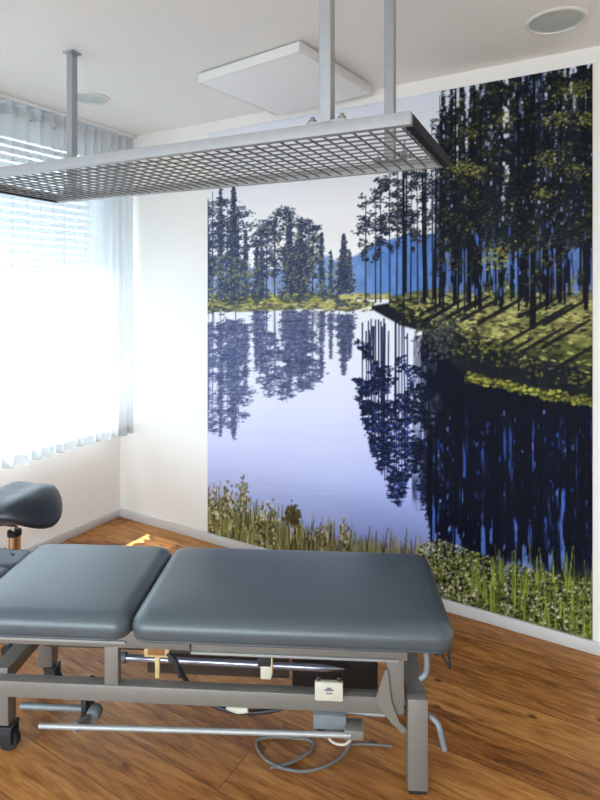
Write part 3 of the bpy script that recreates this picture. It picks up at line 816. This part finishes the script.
# bars and rods
bm = bmesh.new(); tube(bm, [(-1.232, -.03, .186), (-.215, -.03, .205)], .0085, 14); fb = finish('foot_bar', bm, 'bar_steel', tb)
bm = bmesh.new(); tube(bm, [(-1.37, .10, .150), (-1.13, .10, .150)], .0105, 14); finish('cross_rod', bm, 'lever', tb)
bm = bmesh.new(); lathe(bm, ((0, .02), (.02, .02), (.024, .014), (.024, -.014), (.02, -.02), (0, -.02)), 20, Matrix.Translation((-1.082, .05, .175)) @ Matrix.Rotation(math.pi/2, 4, 'X')); pv = finish('pivot', bm, 'motor', tb)
bm = bmesh.new(); box(bm, -1.128, -1.110, .045, .12, .135, .255, .003); finish('pivot_bracket', bm, 'dark', pv)
bm = bmesh.new(); beam(bm, (-1.115, -.03, .186), (-1.085, .05, .165), .016, .03); finish('pivot_link', bm, 'motor', pv)
bm = bmesh.new(); box(bm, -.235, -.175, -.036, .02, .192, .222, .003); finish('bar_bracket', bm, 'steel', fb)
bm = bmesh.new(); tube(bm, [(-.31, .05, .218), (-.10, .05, .214)], .007, 10); finish('link_rod', bm, 'bar_steel', tb)
# lifting actuator
ac = empty('actuator', (-.6, .18, .285)); ac.parent = tb
bm = bmesh.new(); tube(bm, [(-.42, 0, -.004), (.30, 0, -.012)], .012, 16); finish('piston_rod', bm, 'rod', ac)
bm = bmesh.new(); tube(bm, [(.30, 0, -.012), (.37, 0, -.013)], .012, 12, [.012, .002]); finish('rod_end', bm, 'rod', ac)
bm = bmesh.new(); tube(bm, [(-.46, 0, -.006), (-.42, 0, -.004)], .018, 16); finish('cylinder', bm, 'motor', ac)
# small fittings seen between the rails
fx = empty('memory_switch', (-.865, .05, .365)); fx.parent = tb
bm = bmesh.new(); box(bm, -.043, .043, -.006, .006, .010, .058, .004); finish('switch_plate', bm, 'tan', fx)
bm = bmesh.new(); box(bm, -.030, .028, -.009, -.005, .020, .046, .003); finish('label', bm, 'rust', fx)
bm = bmesh.new(); box(bm, -.006, .010, -.006, .006, -.06, .012, .003); finish('stalk', bm, 'tan', fx)
cn = empty('cable_connector', (-.497, .04, .37)); cn.parent = tb
bm = bmesh.new(); box(bm, -.022, .020, -.012, .012, .0, .05, .003); finish('plug', bm, 'dark', cn)
bm = bmesh.new(); box(bm, -.014, .022, -.008, .008, -.044, -.001, .003); finish('bracket', bm, 'cream', cn)
bm = bmesh.new(); box(bm, .021, .026, -.009, .009, -.03, .052, .001); finish('guide', bm, 'tan', cn)
cp = empty('control_unit', (-.283, -.012, .32)); cp.parent = tb
bm = bmesh.new(); box(bm, -.046, .044, -.010, .008, -.018, .042, .004); finish('control_plate', bm, 'cream', cp)
bm = bmesh.new(); box(bm, -.016, .014, -.0115, -.0095, .016, .021, .0005); box(bm, -.008, .006, -.0115, -.0095, .021, .027, .0005); box(bm, -.010, .010, -.0115, -.0095, .006, .011, .0005); finish('symbol', bm, 'motor', cp)
for s in (-.034, .032):
    bm = bmesh.new(); box(bm, s-.007, s+.007, -.006, .008, .042, .056, .002); finish('tab', bm, 'dark', cp)
bm = bmesh.new(); box(bm, -.052, .055, -.004, .075, -.118, -.068, .006); finish('motor_box', bm, 'motor', cp)
bm = bmesh.new(); box(bm, -.040, -.012, -.006, -.003, -.121, -.112, .001); finish('socket', bm, 'dark', cp)
# hand levers at the foot end
bm = bmesh.new(); tube(bm, smooth_path([(.03, .03, .240), (.050, .01, .240), (.066, -.004, .225), (.074, -.010, .190), (.082, -.012, .158)]), .009, 12); finish('release_lever', bm, 'lever', tb)
bm = bmesh.new(); tube(bm, smooth_path([(.000, .05, .50), (.022, .02, .47), (.030, .01, .425), (.026, .008, .385), (.008, .008, .366)]), .009, 12); finish('adjusting_handle', bm, 'lever', tb)
bm = bmesh.new()
tube(bm, smooth_path([(.062, -.02, .503), (.072, -.04, .470), (.090, -.055, .448)]), .004, 8)
tube(bm, smooth_path([(.084, -.055, .503), (.087, -.057, .480), (.090, -.055, .448)]), .004, 8)
tube(bm, smooth_path([(.03, -.03, .503), (.05, -.045, .480), (.07, -.05, .500)]), .004, 8)
finish('paper_roll_hook', bm, 'rubber', tb)
# cables
bm = bmesh.new(); tube(bm, smooth_path([(-.86, .08, .38), (-.80, .07, .33), (-.76, .07, .27), (-.70, .06, .225), (-.62, .05, .205), (-.54, .05, .202), (-.46, .05, .215), (-.40, .05, .235), (-.33, .05, .225)]), .008, 10); finish('motor_cable', bm, 'black_cable', tb)
bm = bmesh.new(); tube(bm, smooth_path([(-.83, .05, .39), (-.80, .05, .36), (-.785, .05, .31)]), .008, 10); finish('switch_cable', bm, 'black_cable', tb)
bm = bmesh.new(); tube(bm, smooth_path([(-.62, .02, .245), (-.585, .02, .232), (-.55, .02, .236)]), .012, 10); finish('cable_plug', bm, 'cream', tb)
def fl(px, py, z=.006):     # a point on the floor in the table's own axes
    p = ray_z(px, py, z); q = (Matrix.Translation(tb.location) @ Matrix.Rotation(TA, 4, 'Z')).inverted() @ p
    return (q.x, q.y, z)
pts = [(-.25, .04, .19), (-.262, .05, .15)]+[fl(*p) for p in ((356,742),(345,752),(330,764),(308,771),(285,769),(266,760),(257,748),(258,740),(270,737),(292,738),(311,741),(312,750),(300,758),(287,764),(270,768))]
pts[2] = (pts[2][0], pts[2][1], .06)
bm = bmesh.new(); tube(bm, smooth_path(pts), .005, 8); finish('power_cord', bm, 'cable', tb)
bm = bmesh.new(); tube(bm, smooth_path([(-.21, .0, .172), (-.235, .0, .150), (-.275, .01, .150), (-.30, .03, .175)]), .004, 8); finish('bar_cord', bm, 'cream', tb)
bm = bmesh.new(); tube(bm, smooth_path([fl(345,745), fl(362,744), fl(380,745), fl(392,746)]), .004, 8); finish('mains_lead', bm, 'cable', tb)

# ---------------------------------------------------------------- saddle stool
sp_ = cam((14.5-300)/FP*2.70, 2.70)
st = tag(empty('saddle_stool', (sp_.x, sp_.y, 0), TH+math.radians(-14)), 'charcoal saddle stool on a chrome column behind the treatment table, near the curtain', 'stool')
bm = bmesh.new()
n, mrows = 40, 24; rings = []
def saddle(u, v):
    # u around, v from underside to top
    a = 2*math.pi*u; b = -math.pi/2+math.pi*v
    cx = math.copysign(abs(math.cos(a))**.85, math.cos(a)); cy = math.copysign(abs(math.sin(a))**.85, math.sin(a))
    rr = math.copysign(abs(math.cos(b))**.6, math.cos(b))
    x = .215*cx*rr; y = .185*cy*rr; z = .062*math.sin(b)
    narrow = 1-.12*max(0, -y/.185)          # nose in front
    x *= narrow
    z += .045*math.exp(-((abs(x)-.10)/.06)**2)*.25
    z -= 4.4*max(abs(x)-.085, 0)**2
    z += .4*max(y, 0)**2
    return (x, y, z+.580)
for j in range(mrows+1):
    v = j/mrows
    if j in (0, mrows): rings.append([bm.verts.new(saddle(0, v) if False else (0, 0, saddle(.25, v)[2]))])
    else: rings.append([bm.verts.new(saddle(i/n, v)) for i in range(n)])
for a, b in zip(rings, rings[1:]):
    for k in range(n):
        q = (k+1) % n
        if len(a) == 1: bm.faces.new((a[0], b[q], b[k]))
        elif len(b) == 1: bm.faces.new((a[k], a[q], b[0]))
        else: bm.faces.new((a[k], a[q], b[q], b[k]))
finish('saddle_seat', bm, 'saddle', st, angle=80)
bm = bmesh.new(); box(bm, -.07, .07, -.09, .09, .515, .552, .006); mech = finish('tilt_mechanism', bm, 'dark', st)
bm = bmesh.new(); tube(bm, smooth_path([(-.05, 0, .53), (-.12, -.02, .525), (-.19, -.03, .51)]), .006, 8); finish('tilt_lever', bm, 'dark', mech)
bm = bmesh.new(); lathe(bm, ((0, .13), (.028, .13), (.028, .44), (.030, .445), (.030, .455), (.017, .457), (.017, .52), (0, .52)), 28); gc = finish('gas_column', bm, 'chrome', st)
bm = bmesh.new(); lathe(bm, ((.0285, .435), (.032, .435), (.032, .458), (.0175, .459)), 28); finish('collar', bm, 'rubber', gc)
bm = bmesh.new(); lathe(bm, ((0, .07), (.045, .07), (.045, .10), (.035, .135), (0, .135)), 28); hub = finish('base_hub', bm, 'chrome', st)
for k in range(5):
    a = 2*math.pi*k/5+.3; c_, s_ = math.cos(a), math.sin(a)
    bm = bmesh.new(); beam(bm, (.03*c_, .03*s_, .10), (.25*c_, .25*s_, .075), .035, .022, .005); arm = finish('base_arm', bm, 'chrome', st)
    bm = bmesh.new(); lathe(bm, ((0, .018), (.018, .018), (.028, .012), (.028, -.012), (.018, -.018), (0, -.018)), 18, Matrix.Translation((.25*c_, .25*s_, .028)) @ Matrix.Rotation(a+1.0, 4, 'Z') @ Matrix.Rotation(math.pi/2, 4, 'X')); finish('castor_wheel', bm, 'rubber', arm)
    bm = bmesh.new(); lathe(bm, ((0, .07), (.008, .07), (.008, .04), (0, .04)), 10, Matrix.Translation((.25*c_, .25*s_, 0))); finish('castor_stem', bm, 'steel', arm)

# ---------------------------------------------------------------- daylight
w = bpy.data.worlds.new('daylight'); sc.world = w; w.use_nodes = True
N = w.node_tree.nodes; L = w.node_tree.links
bg = N['Background']
tc = N.new('ShaderNodeTexCoord'); sp = N.new('ShaderNodeSeparateXYZ'); L.new(tc.outputs['Generated'], sp.inputs[0])
rp = N.new('ShaderNodeValToRGB'); e = rp.color_ramp.elements
e[0].position = .0; e[0].color = (.40, .43, .46, 1); e[1].position = 1; e[1].color = (.62, .80, 1.0, 1)
k = e.new(.49); k.color = (.46, .49, .52, 1); k = e.new(.53); k.color = (.90, .96, 1.0, 1)
mr = N.new('ShaderNodeMapRange'); mr.inputs['From Min'].default_value = -1; mr.inputs['From Max'].default_value = 1
L.new(sp.outputs[2], mr.inputs['Value']); L.new(mr.outputs[0], rp.inputs['Fac']); L.new(rp.outputs[0], bg.inputs['Color'])
bg.inputs['Strength'].default_value = 7.2
sl = bpy.data.lights.new('sun', 'SUN'); sl.energy = 21; sl.angle = math.radians(.6); sl.color = (1, .97, .92)
so = bpy.data.objects.new('sun', sl); COL.objects.link(so); so.location = (-6, 1, 8)
so.rotation_euler = Vector((math.cos(math.radians(64)), .0, -math.sin(math.radians(64)))).to_track_quat('-Z', 'Y').to_euler()
def portal(loc, rot, sx, sy):
    l = bpy.data.lights.new('window_portal', 'AREA'); l.shape = 'RECTANGLE'; l.size = sx; l.size_y = sy; l.cycles.is_portal = True
    o = bpy.data.objects.new('window_portal', l); COL.objects.link(o); o.location = loc; o.rotation_euler = rot
portal((XL-T-.02, (WY0+WY1)/2, (WZ0+WZ1)/2), (0, -math.pi/2, 0), WZ1-WZ0, WY1-WY0)
portal(((FX0+FX1)/2, YF-T-.02, (FZ0+FZ1)/2), (math.pi/2, 0, 0), FX1-FX0, FZ1-FZ0)

# ---------------------------------------------------------------- camera
cd = bpy.data.cameras.new('camera'); co = bpy.data.objects.new('camera', cd); COL.objects.link(co)
co.location = (0, 0, CZ); co.rotation_euler = (math.pi/2, 0, TH)
cd.sensor_fit = 'HORIZONTAL'; cd.sensor_width = 36; cd.lens = FP/600*36
cd.shift_y = -(400-HZ)/600; cd.clip_start = .05
sc.camera = co
sc.view_settings.view_transform = 'Standard'; sc.view_settings.look = 'None'
sc.view_settings.gamma = 1; sc.view_settings.use_curve_mapping = False
sc.view_settings.exposure = 0.58
sc.cycles.use_denoising = True
sc.cycles.max_bounces = 10; sc.cycles.diffuse_bounces = 6; sc.cycles.transparent_max_bounces = 16
sc.cycles.caustics_reflective = False; sc.cycles.caustics_refractive = False
sc.cycles.sample_clamp_indirect = 8
